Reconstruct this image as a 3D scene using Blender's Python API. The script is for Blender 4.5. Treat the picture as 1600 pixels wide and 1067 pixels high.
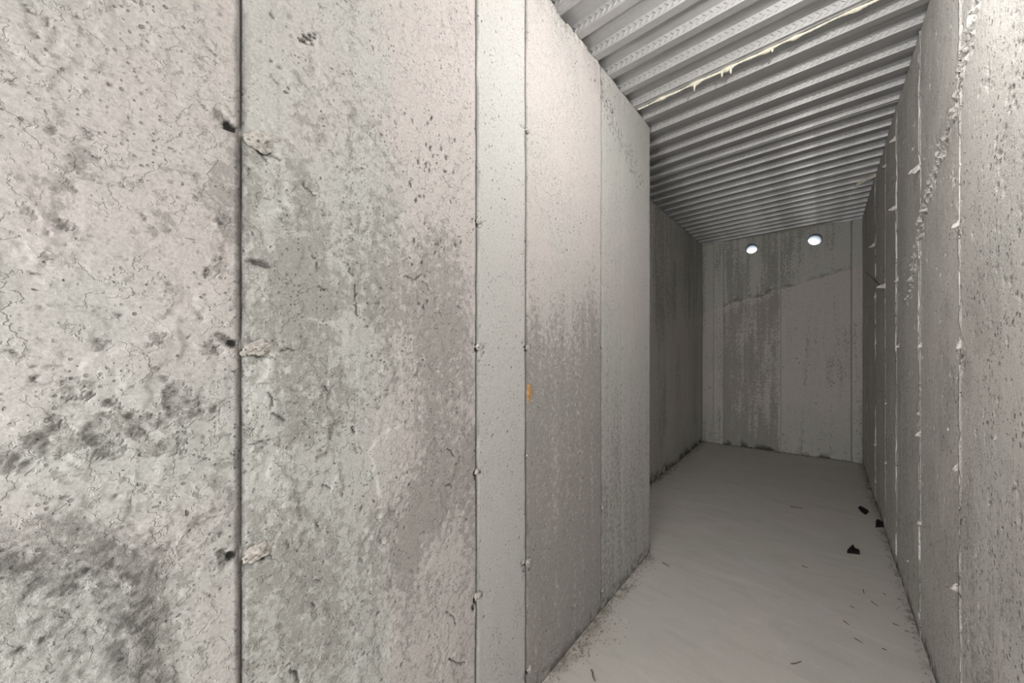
import bpy, bmesh, math, random
import numpy as np
from mathutils import Vector, noise as mnoise

for o in list(bpy.data.objects):
    bpy.data.objects.remove(o, do_unlink=True)
SC = bpy.context.scene
COL = SC.collection

# ------------------------------------------------------------------ camera
TH = math.radians(40.6)          # camera turned left of the corridor axis (+Y)
CAMZ = 1.232
FPX = 560.0                      # focal length in pixels of a 1600 px wide frame
cam_d = bpy.data.cameras.new('camera')
cam_d.sensor_width = 36.0
cam_d.lens = 36.0 * FPX / 1600.0
cam_d.shift_y = 6.5 / 1600.0
cam_d.clip_start = 0.02
cam = bpy.data.objects.new('camera', cam_d)
cam.location = (0, 0, CAMZ)
cam.rotation_euler = (math.pi / 2, 0, TH)
COL.objects.link(cam)
SC.camera = cam

# ------------------------------------------------------------------ world, exposure
w = bpy.data.worlds.new('sky'); SC.world = w
w.use_nodes = True
bg = w.node_tree.nodes['Background']
bg.inputs['Color'].default_value = (0.86, 0.93, 1.0, 1)
bg.inputs['Strength'].default_value = 2.2
SC.view_settings.view_transform = 'Standard'
SC.view_settings.look = 'None'
SC.view_settings.gamma = 1.0
SC.view_settings.use_curve_mapping = False
SC.view_settings.exposure = 0.60

BULB = (0.02, 1.02, 2.30)       # bare bulb under the deck, above and ahead of the camera
BULB_W = 395.0                    # emission strength of the glass
FILL_W = 36.0                   # fill lamp added behind the camera, in an assumed doorway

ld = bpy.data.lights.new('rear_fill', 'AREA')
ld.shape = 'RECTANGLE'; ld.size = 0.86; ld.size_y = 1.96
ld.energy = FILL_W; ld.color = (1.0, 0.975, 0.955)
lo = bpy.data.objects.new('rear_fill', ld)
lo.location = (-0.21, -1.53, 1.05); lo.rotation_euler = (math.radians(90), 0, 0)
COL.objects.link(lo)

# ------------------------------------------------------------------ room dimensions
XL, XR, XREC = -0.77, 0.341, -1.139    # left wall, right wall, set-back wall at the far end
YC = 2.163                             # where the left wall steps back
YBL, YBR = 5.10, 5.25                  # far wall, left and right end
YREAR = -1.30
HL, HS = 2.537, 0.025                  # deck underside at the left wall, its slope across
def deck_z(x): return HL + HS * (x - XL)
SN, CS = math.sin(TH), math.cos(TH)

# photo pixel -> place on a wall plane (used once, to lay out marks on the walls)
def on_x(xw, px, py):
    r = (px - 800) / FPX
    y = xw * (-SN * r - CS) / (SN - CS * r)
    Z = -SN * xw + CS * y
    return y, CAMZ + (540 - py) / FPX * Z
def onL(px, py): return on_x(XL, px, py)
RB = .0055; RA = XR - RB * 5.25
def xr(y): return RA + RB * y          # the right wall runs very slightly out of parallel
def onR(px, py):
    r = (px - 800) / FPX; K = -SN * r - CS; M = SN - CS * r
    y = RA * K / (M - RB * K)
    return y, CAMZ + (540 - py) / FPX * (-SN * xr(y) + CS * y)
def onRec(px, py): return on_x(XREC, px, py)
BD = Vector((XR - XREC, YBR - YBL, 0)); BLEN = BD.length; BD.normalize()
BN = Vector((BD.y, -BD.x, 0))
def onB(px, py):
    r = (px - 800) / FPX
    dx, dy = r * CS - SN, r * SN + CS
    # (dx,dy)*t = (XREC,YBL)+BD*u
    det = dx * (-BD.y) - dy * (-BD.x)
    t = (XREC * (-BD.y) - YBL * (-BD.x)) / det
    u = (dx * YBL - dy * XREC) / det
    return u, CAMZ + (540 - py) / FPX * t
def onF(px, py):
    Z = CAMZ * FPX / (py - 540)
    X = (px - 800) / FPX * Z
    return X * CS - Z * SN, X * SN + Z * CS

# ------------------------------------------------------------------ helpers
def setp(o, label=None, cat=None, group=None, kind=None):
    if label: o['label'] = label
    if cat: o['category'] = cat
    if group: o['group'] = group
    if kind: o['kind'] = kind
    return o

def link(name, me, mat=None, parent=None):
    o = bpy.data.objects.new(name, me)
    COL.objects.link(o)
    if mat is not None and me is not None and not me.materials:
        me.materials.append(mat)
    if parent is not None: o.parent = parent
    return o

def mesh_from(name, verts, faces, smooth=False):
    me = bpy.data.meshes.new(name)
    me.from_pydata([tuple(v) for v in verts], [], faces)
    me.update()
    if smooth:
        me.polygons.foreach_set('use_smooth', [True] * len(me.polygons))
    return me

def box_mesh(name, x0, x1, y0, y1, z0, z1):
    v = [(x, y, z) for x in (x0, x1) for y in (y0, y1) for z in (z0, z1)]
    f = [(0,1,3,2),(4,6,7,5),(0,4,5,1),(2,3,7,6),(0,2,6,4),(1,5,7,3)]
    return mesh_from(name, v, f)

def hexa_mesh(name, bottom, top):
    v = list(bottom) + list(top)
    f = [(3,2,1,0),(4,5,6,7),(0,1,5,4),(1,2,6,5),(2,3,7,6),(3,0,4,7)]
    return mesh_from(name, v, f)

# numpy value noise -----------------------------------------------------
def vnoise(U, V, su, sv, seed):
    rng = np.random.RandomState(seed)
    L = rng.rand(256, 256)
    a = U * su + 37.7; b = V * sv + 91.3
    ia = np.floor(a).astype(int); ib = np.floor(b).astype(int)
    fa = a - ia; fb = b - ib
    fa = fa * fa * fa * (fa * (fa * 6 - 15) + 10); fb = fb * fb * fb * (fb * (fb * 6 - 15) + 10)
    g = lambda i, j: L[i % 256, j % 256]
    return (g(ia, ib) * (1 - fa) + g(ia + 1, ib) * fa) * (1 - fb) + (g(ia, ib + 1) * (1 - fa) + g(ia + 1, ib + 1) * fa) * fb

def fbm(U, V, s, seed, octv=5, rough=0.5, sv=None):
    sv = s if sv is None else sv
    t = 0; amp = 1; tot = 0
    for k in range(octv):
        t = t + amp * vnoise(U, V, s * 2.03 ** k, sv * 2.03 ** k, seed + 17 * k)
        tot += amp; amp *= rough
    return t / tot

def sstep(a, b, x):
    t = np.clip((x - a) / (b - a), 0, 1)
    return t * t * (3 - 2 * t)

class Panel:
    """a piece of cast concrete face: a height field (u along the wall, v up) with a thickness"""
    def __init__(s, u0, u1, v0, v1, du, dv, top=None, edge_rough=0.0, seed=1):
        nu = max(4, int(round((u1 - u0) / du))) + 1
        nv = max(4, int(round((v1 - v0) / dv))) + 1
        s.nu, s.nv = nu, nv
        s.u = np.linspace(u0, u1, nu); s.v = np.linspace(v0, v1, nv)
        s.U, s.V = np.meshgrid(s.u, s.v, indexing='ij')
        if top is not None:
            tz = top(s.u)[:, None]
            s.V = v0 + (s.V - v0) * (tz - v0) / (v1 - v0)
        s.h = np.zeros_like(s.U)
        s.dark = np.zeros_like(s.U); s.cool = np.full_like(s.U, .5); s.lite = np.zeros_like(s.U)
        s.dirt = np.zeros_like(s.U); s.rough = np.zeros_like(s.U)
        s.u0, s.u1, s.v0, s.v1 = u0, u1, v0, v1
    def win(s, ua, ub, va, vb):
        i0 = np.searchsorted(s.u, ua); i1 = np.searchsorted(s.u, ub)
        j0 = max(0, np.searchsorted(s.v, va) - 2); j1 = min(s.nv, np.searchsorted(s.v, vb) + 2)
        if i1 <= i0 or j1 <= j0: return None
        return (slice(i0, i1), slice(j0, j1))
    def dent(s, u, v, ru, rv, depth, dirt=0.0, ang=0.0, sharp=2.0, jag=0.35, seed=0, rough=0.0):
        R = max(ru, rv) * 1.6
        W = s.win(u - R, u + R, v - R, v + R)
        if W is None: return
        du, dv = s.U[W] - u, s.V[W] - v
        c, n = math.cos(ang), math.sin(ang)
        a = (du * c + dv * n) / ru; b = (-du * n + dv * c) / rv
        d = np.sqrt(a * a + b * b)
        if jag: d = d + jag * (fbm(s.U[W], s.V[W], .9 / max(min(ru, rv), .002), 900 + seed, 3) - .5) * 2
        f = 1 - sstep(1 - .55 / sharp, 1, d)
        s.h[W] -= depth * f
        if dirt: s.dirt[W] = np.maximum(s.dirt[W], dirt * f)
        if rough: s.rough[W] = np.maximum(s.rough[W], rough * f)
    def stroke(s, pts, wid, depth, dirt=0.0, jit=0.0, seed=0):
        pts = np.array(pts)
        m = wid * 4 + jit * 2
        W = s.win(pts[:, 0].min() - m, pts[:, 0].max() + m, pts[:, 1].min() - m, pts[:, 1].max() + m)
        if W is None: return
        U, V = s.U[W], s.V[W]
        if jit:
            U = U + jit * (fbm(U, V, 35, 700 + seed, 3) - .5) * 2; V = V + jit * (fbm(U, V, 35, 750 + seed, 3) - .5) * 2
        best = np.full(U.shape, 9.0); ns = len(pts) - 1
        for q, (a, b) in enumerate(zip(pts[:-1], pts[1:])):
            d = b - a; L2 = (d * d).sum() + 1e-12
            t = np.clip(((U - a[0]) * d[0] + (V - a[1]) * d[1]) / L2, 0, 1)
            tp = .30 + .70 * np.sin(np.pi * np.clip((q + t) / ns, .02, .98)) ** .7      # tapering ends
            best = np.minimum(best, np.hypot(U - a[0] - t * d[0], V - a[1] - t * d[1]) / tp)
        f = 1 - sstep(wid * .5, wid, best)
        s.h[W] -= depth * f
        if dirt: s.dirt[W] = np.maximum(s.dirt[W], dirt * f)
    def pits(s, n, rmin, rmax, seed, mask=None, depth=.9, dirt=.75):
        rng = np.random.RandomState(seed)
        for k in range(n):
            u = rng.uniform(s.u0, s.u1); v = rng.uniform(s.v0, s.v1)
            r = rmin + (rmax - rmin) * rng.rand() ** 3
            if mask is not None and rng.rand() > mask(u, v): continue
            s.dent(u, v, r * rng.uniform(.8, 1.5), r, r * depth, dirt * rng.uniform(.4, 1), rng.uniform(0, 3), 1.6, .5, k)
    def build(s, name, frame, mat, parent, back=.03):
        s.h = np.maximum(s.h, -.0100)                      # never deeper than the core behind
        P = frame(s.U, s.V, s.h)                           # (nu,nv,3)
        nu, nv = s.nu, s.nv
        idx = np.arange(nu * nv).reshape(nu, nv)
        verts = P.reshape(-1, 3)
        a, b, c, d = idx[:-1, :-1], idx[1:, :-1], idx[1:, 1:], idx[:-1, 1:]
        quads = np.stack([a, b, c, d], -1).reshape(-1, 4)
        # skirt round the edge, down to the back of the piece
        loop = np.concatenate([idx[:, 0], idx[-1, 1:], idx[-2::-1, -1], idx[0, -2:0:-1]])
        B = frame(s.U, s.V, np.full_like(s.h, -back)).reshape(-1, 3)[loop]
        n0 = len(verts); m = len(loop)
        k = np.arange(m); k2 = (k + 1) % m
        sk = np.stack([loop[k2], loop[k], n0 + k, n0 + k2], -1)
        verts = np.concatenate([verts, B]); quads = np.concatenate([quads, sk])
        # make the face look out along the frame normal
        e = frame(np.array([[0., .01], [0., .01]]), np.array([[0., 0.], [.01, .01]]), np.zeros((2, 2)))
        n = frame(np.zeros((1, 1)), np.zeros((1, 1)), np.ones((1, 1)))[0, 0] - e[0, 0]
        if np.dot(np.cross(e[0, 1] - e[0, 0], e[1, 0] - e[0, 0]), n) < 0: quads = quads[:, ::-1]
        me = bpy.data.meshes.new(name)
        me.vertices.add(len(verts)); me.vertices.foreach_set('co', verts.astype(np.float32).ravel())
        me.loops.add(quads.size); me.loops.foreach_set('vertex_index', quads.astype(np.int32).ravel())
        me.polygons.add(len(quads))
        me.polygons.foreach_set('loop_start', np.arange(0, quads.size, 4, dtype=np.int32))
        sm = np.ones(len(quads), dtype=bool); sm[-m:] = False
        me.polygons.foreach_set('use_smooth', sm)
        me.update(calc_edges=True)
        def att(nm, A):
            full = np.concatenate([A.reshape(-1), A.reshape(-1)[loop]]).astype(np.float32)
            at = me.attributes.new(nm, 'FLOAT', 'POINT'); at.data.foreach_set('value', full)
        att('dark', s.dark); att('cool', s.cool); att('lite', s.lite); att('dirt', s.dirt); att('rough', s.rough)
        return link(name, me, mat, parent)

# ------------------------------------------------------------------ materials
class NT:
    def __init__(s, name):
        s.m = bpy.data.materials.new(name); s.m.use_nodes = True
        s.t = s.m.node_tree; s.bsdf = s.t.nodes['Principled BSDF']
        s.bsdf.inputs['Specular IOR Level'].default_value = .25
    def n(s, typ, **kw):
        nd = s.t.nodes.new(typ)
        for k, v in kw.items(): setattr(nd, k, v)
        return nd
    def put(s, sock, v):
        if isinstance(v, bpy.types.NodeSocket): s.t.links.new(v, sock)
        else: sock.default_value = v
    def math(s, op, a, b=None, c=None, clamp=False):
        nd = s.n('ShaderNodeMath', operation=op, use_clamp=clamp)
        s.put(nd.inputs[0], a)
        if b is not None: s.put(nd.inputs[1], b)
        if c is not None: s.put(nd.inputs[2], c)
        return nd.outputs[0]
    def step(s, x, a, b, lo=0.0, hi=1.0):
        nd = s.n('ShaderNodeMapRange', interpolation_type='SMOOTHSTEP')
        s.put(nd.inputs[0], x); nd.inputs[1].default_value = a; nd.inputs[2].default_value = b
        nd.inputs[3].default_value = lo; nd.inputs[4].default_value = hi
        return nd.outputs[0]
    def mix(s, f, a, b, mode='MIX'):
        nd = s.n('ShaderNodeMix', data_type='RGBA', blend_type=mode)
        s.put(nd.inputs[0], f)
        for i, v in ((6, a), (7, b)):
            if isinstance(v, tuple) and len(v) == 3: v = v + (1,)
            s.put(nd.inputs[i], v)
        return nd.outputs[2]
    def coords(s, sx=1, sy=1, sz=1):
        tc = s.n('ShaderNodeTexCoord'); mp = s.n('ShaderNodeMapping')
        mp.inputs['Scale'].default_value = (sx, sy, sz)
        s.t.links.new(tc.outputs['Object'], mp.inputs['Vector']); return mp.outputs[0]
    def noise(s, co, scale, detail=4, rough=.5, dist=0.0):
        nd = s.n('ShaderNodeTexNoise'); s.t.links.new(co, nd.inputs['Vector'])
        nd.inputs['Scale'].default_value = scale; nd.inputs['Detail'].default_value = detail
        nd.inputs['Roughness'].default_value = rough; nd.inputs['Distortion'].default_value = dist
        return nd.outputs['Fac']
    def voro(s, co, scale, feature='F1'):
        nd = s.n('ShaderNodeTexVoronoi', feature=feature); s.t.links.new(co, nd.inputs['Vector'])
        nd.inputs['Scale'].default_value = scale
        return nd
    def attr(s, name):
        nd = s.n('ShaderNodeAttribute', attribute_name=name); return nd.outputs['Fac']
    def bump(s, h, dist, strength=1.0, normal=None):
        nd = s.n('ShaderNodeBump'); s.put(nd.inputs['Height'], h)
        nd.inputs['Distance'].default_value = dist; nd.inputs['Strength'].default_value = strength
        if normal is not None: s.t.links.new(normal, nd.inputs['Normal'])
        return nd.outputs[0]
    def done(s, color, rough, normal=None, metal=0.0):
        if isinstance(color, tuple) and len(color) == 3: color = color + (1,)
        s.put(s.bsdf.inputs['Base Color'], color); s.put(s.bsdf.inputs['Roughness'], rough)
        s.put(s.bsdf.inputs['Metallic'], metal)
        if normal is not None: s.t.links.new(normal, s.bsdf.inputs['Normal'])
        return s.m

def concrete(name, warm, cool, darkc, mott=(.47, .60), pitn=.55, grain=.5, marks=.5, streak=.25, fine=220, bumpd=.0016):
    k = NT(name)
    co = k.coords(); cv = k.coords(1, 1, .28); cs = k.coords(22, 22, .9)
    rgh = k.attr('rough'); dark, cl, lite, dirt = k.attr('dark'), k.attr('cool'), k.attr('lite'), k.attr('dirt')
    big = k.noise(cv, 3.2, 6, .62)
    mid = k.noise(co, 48, 8, .74)
    mid2 = k.noise(cv, 9, 8, .7)
    sp = k.noise(co, fine, 3, .6)
    st = k.noise(cs, 1.0, 4, .6)
    tint = k.step(k.math('ADD', k.math('ADD', k.noise(co, 2.3, 3, .5), k.math('MULTIPLY', k.noise(co, 7, 4, .6), .35)), k.math('SUBTRACT', cl, .67)), .30, .72)
    base = k.mix(tint, warm, cool)
    # mottling: thin dark skin that covers more of the face where "dark" is high
    e = k.math('ADD', k.math('MULTIPLY_ADD', mid, .85, -.15), k.math('ADD', k.math('MULTIPLY', mid2, .20), k.math('MULTIPLY', big, .10)))
    e = k.math('ADD', e, k.math('MULTIPLY', k.math('SUBTRACT', dark, .30), .27))
    e = k.math('ADD', e, k.math('MULTIPLY', k.math('SUBTRACT', st, .5), streak))
    rn = k.noise(co, 85, 6, .72)
    e = k.math('ADD', e, k.math('MULTIPLY', k.math('MULTIPLY', k.math('SUBTRACT', rn, .47), rgh), 1.3))
    mo = k.step(e, mott[0], mott[1])
    dk = k.mix(tint, darkc, tuple(c * f for c, f in zip(darkc, (.965, 1.0, .975))))
    c = k.mix(k.math('MULTIPLY', mo, .85), base, dk)
    c = k.mix(k.math('MULTIPLY', lite, k.step(mid2, .25, .7, .35, 1.0)), c, tuple(min(.8, x * 1.13) for x in cool))
    # bug holes
    wob = k.n('ShaderNodeTexNoise'); k.t.links.new(co, wob.inputs['Vector']); wob.inputs['Scale'].default_value = 24; wob.inputs['Detail'].default_value = 3
    wv = k.n('ShaderNodeVectorMath', operation='MULTIPLY_ADD'); k.t.links.new(wob.outputs['Color'], wv.inputs[0]); wv.inputs[1].default_value = (.030,) * 3; k.t.links.new(co, wv.inputs[2])
    vo2 = k.voro(co, 150); se2 = k.n('ShaderNodeSeparateColor'); k.t.links.new(vo2.outputs['Color'], se2.inputs[0])
    r2 = k.math('MULTIPLY', k.math('POWER', se2.outputs[1], 4.0), .42)
    pit2 = k.step(k.math('SUBTRACT', vo2.outputs['Distance'], r2), -.08, .04, 1.0, 0.0)
    pit2 = k.math('MULTIPLY', pit2, k.step(k.noise(co, 9, 3, .6), .40, .60, .1, pitn * 1.4))
    vo = k.voro(wv.outputs[0], 66); sep = k.n('ShaderNodeSeparateColor'); k.t.links.new(vo.outputs['Color'], sep.inputs[0])
    r = k.math('MULTIPLY', k.math('POWER', sep.outputs[0], 4.0), .44 * pitn)
    pit = k.step(k.math('SUBTRACT', vo.outputs['Distance'], r), -.06, .03, 1.0, 0.0)
    pit = k.math('MULTIPLY', pit, k.step(k.math('ADD', k.noise(co, 6, 3, .6), k.math('MULTIPLY', dark, .1)), .35, .56))
    pit = k.math('MAXIMUM', pit, pit2)
    # short curled edges of thin flakes
    mp = k.n('ShaderNodeMapping'); k.t.links.new(wv.outputs[0], mp.inputs['Vector'])
    mp.inputs['Rotation'].default_value = (math.radians(38), 0, 0); mp.inputs['Scale'].default_value = (1, 1, 3.4)
    vd = k.voro(mp.outputs[0], 34); sd = k.n('ShaderNodeSeparateColor'); k.t.links.new(vd.outputs['Color'], sd.inputs[0])
    rd = k.math('MULTIPLY', k.math('POWER', sd.outputs[0], 2.5), .33)
    ln = k.step(k.math('SUBTRACT', vd.outputs['Distance'], rd), -.10, .02, 1.0, 0.0)
    ln = k.math('MULTIPLY', ln, k.step(k.noise(co, 5, 3, .6), .42, .60, 0.0, marks))
    q = k.noise(co, 30, 4, .6)
    plate = k.math('MULTIPLY', k.step(q, .51, .54), k.step(k.noise(co, 7, 3, .6), .36, .50))
    c = k.mix(k.math('MULTIPLY', pit, .70), c, tuple(x * .30 for x in darkc))
    c = k.mix(k.math('MULTIPLY', ln, .60), c, tuple(x * .35 for x in darkc))
    c = k.mix(dirt, c, (.030, .030, .027))  # real dirt, and the painted-in darkness of holes
    g = k.step(sp, .30, .70, 1 - .30 * grain, 1 + .16 * grain)
    gv = k.n('ShaderNodeCombineColor'); [k.put(gv.inputs[i], g) for i in range(3)]
    c = k.mix(1.0, c, gv.outputs[0], 'MULTIPLY')
    h = k.math('ADD', k.math('MULTIPLY', sp, .55 * grain + .1), k.math('MULTIPLY', mid, .40))
    h = k.math('SUBTRACT', h, k.math('MULTIPLY', pit, 1.6))
    h = k.math('ADD', h, k.math('MULTIPLY', k.math('MULTIPLY', rn, rgh), 4.5))
    h = k.math('SUBTRACT', h, k.math('MULTIPLY', ln, .8))
    h = k.math('ADD', h, k.math('MULTIPLY', plate, .9 * marks))
    h = k.math('ADD', h, k.math('MULTIPLY', mo, -.25))
    return k.done(c, .88, k.bump(h, bumpd, 1.0))

M_LEFT = concrete('cast_concrete', (.505, .476, .463), (.470, .477, .456), (.312, .300, .286), mott=(.455, .56), marks=.9)
M_STRIP = concrete('cast_concrete_filler_strip', (.480, .465, .448), (.485, .490, .475), (.330, .320, .305), marks=.25, streak=.1)
M_RIGHT = concrete('cast_concrete_sandy', (.715, .685, .650), (.695, .684, .650), (.485, .460, .425), mott=(.455, .56), pitn=.9, grain=1.0, marks=.25, streak=.40, fine=330, bumpd=.0022)
M_FAR = concrete('cast_concrete_far', (.590, .553, .520), (.535, .532, .500), (.330, .314, .288), mott=(.445, .57), marks=.2, streak=.55)
M_LUMP = concrete('mortar_lump', (.46, .44, .41), (.44, .43, .40), (.26, .24, .22), grain=1.0, marks=.1, fine=160)

def floor_mat():
    k = NT('trowelled_concrete_floor')
    co = k.coords(); ct = k.coords(.8, 2.6, 1)
    a = k.noise(co, 1.6, 5, .55, .4); b = k.noise(ct, 3.4, 5, .6, 1.4); sp = k.noise(co, 260, 3, .6); m = k.noise(co, 38, 6, .7)
    dirt = k.attr('dirt'); lite = k.attr('lite')
    c = k.mix(k.step(a, .35, .65), (.580, .555, .522), (.548, .541, .508))
    c = k.mix(k.math('MULTIPLY', k.step(b, .50, .66), .45), c, (.480, .464, .434))
    c = k.mix(k.math('MULTIPLY', k.step(b, .44, .32), .5), c, (.64, .62, .59))
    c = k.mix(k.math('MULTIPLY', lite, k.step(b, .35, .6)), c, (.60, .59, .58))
    c = k.mix(k.math('MULTIPLY', k.step(m, .70, .78), .15), c, (.26, .24, .21))
    c = k.mix(dirt, c, (.14, .125, .10))
    g = k.step(sp, .3, .7, .94, 1.04)
    gv = k.n('ShaderNodeCombineColor'); [k.put(gv.inputs[i], g) for i in range(3)]
    c = k.mix(1.0, c, gv.outputs[0], 'MULTIPLY')
    h = k.math('ADD', k.math('MULTIPLY', sp, .25), k.math('ADD', k.math('MULTIPLY', b, .3), k.math('MULTIPLY', m, .5)))
    return k.done(c, k.step(a, .3, .7, .62, .50), k.bump(h, .0008, 1.0))
M_FLOOR = floor_mat()

def steel_mat():
    k = NT('galvanised_steel')
    co = k.coords()
    a = k.noise(co, 5, 4, .6); s = k.voro(co, 120); b = k.noise(k.coords(1.2, 30, 30), 2.0, 4, .6)
    sep = k.n('ShaderNodeSeparateColor'); k.t.links.new(s.outputs['Color'], sep.inputs[0])
    c = k.mix(k.step(a, .3, .7), (.47, .47, .468), (.41, .408, .405))
    c = k.mix(k.math('MULTIPLY', sep.outputs[0], .16), c, (.62, .625, .63))
    c = k.mix(k.math('MULTIPLY', k.step(b, .55, .7), .25), c, (.26, .255, .25))
    return k.done(c, k.step(a, .3, .7, .42, .54), None, .50)
M_STEEL = steel_mat()

def plain(name, col, rough=.8, var=.25, scale=30, metal=0.0):
    k = NT(name); n = k.noise(k.coords(), scale, 5, .6)
    c = k.mix(k.step(n, .3, .7), tuple(x * (1 - var) for x in col), tuple(min(1, x * (1 + var)) for x in col))
    return k.done(c, rough, k.bump(n, .001, .6), metal)
M_FOAM = plain('cream_foam', (.70, .67, .56), .8, .15, 60)
M_BLACK = plain('black_shard', (.012, .011, .010), .75, .4, 80)
M_TWIG = plain('dry_twig', (.10, .075, .05), .85, .3, 80)
M_CRUMB = plain('concrete_crumbs', (.30, .27, .23), .9, .45, 90)
M_WOOD = plain('embedded_wood', (.42, .235, .09), .8, .3, 90)
M_PIPE = plain('grey_plastic_pipe', (.20, .24, .28), .45, .12, 12)
M_STRAP = plain('dusty_strip', (.70, .65, .57), .7, .15, 40)
M_SHELL = plain('shell_paint', (.55, .53, .50), .5, .05, 5)
M_SOCKET = plain('white_porcelain', (.75, .74, .72), .3, .04, 9)
def emit(name, col, strength):
    k = NT(name); k.bsdf.inputs['Base Color'].default_value = (1, 1, 1, 1)
    k.bsdf.inputs['Emission Color'].default_value = col + (1,); k.bsdf.inputs['Emission Strength'].default_value = strength
    return k.m
M_BULB = emit('lit_bulb', (1.0, .965, .93), BULB_W)

# irregular lump of mortar -------------------------------------------------
def lump_mesh(name, seed, sx, sy, sz, sub=3, rough=.45):
    bm = bmesh.new(); bmesh.ops.create_icosphere(bm, subdivisions=sub, radius=1.0)
    off = Vector((seed * 3.7, seed * 1.3, seed * 5.1))
    for v in bm.verts:
        d = mnoise.fractal(v.co * 1.3 + off, 1.0, 2.0, 4)
        v.co *= 1 + rough * d
        v.co.x *= sx; v.co.y *= sy; v.co.z *= sz
    me = bpy.data.meshes.new(name); bm.to_mesh(me); bm.free()
    return me

# ================================================================== LEFT WALL
fL = lambda U, V, h: np.stack([XL + h, U, V], -1)
wl = link('wall_left', box_mesh('wall_left', XREC - .2, XL - .011, YREAR - .2, YC - .006, -.1, HL - .006), M_LEFT)
setp(wl, 'pitted pale grey cast concrete wall with vertical form seams, stepping back at its far end', 'wall', kind='structure')
seam_px = [377, 745, 822, 940]
seams = [onL(p, 540)[0] for p in seam_px]
edges = [YREAR] + seams + [YC]

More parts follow.
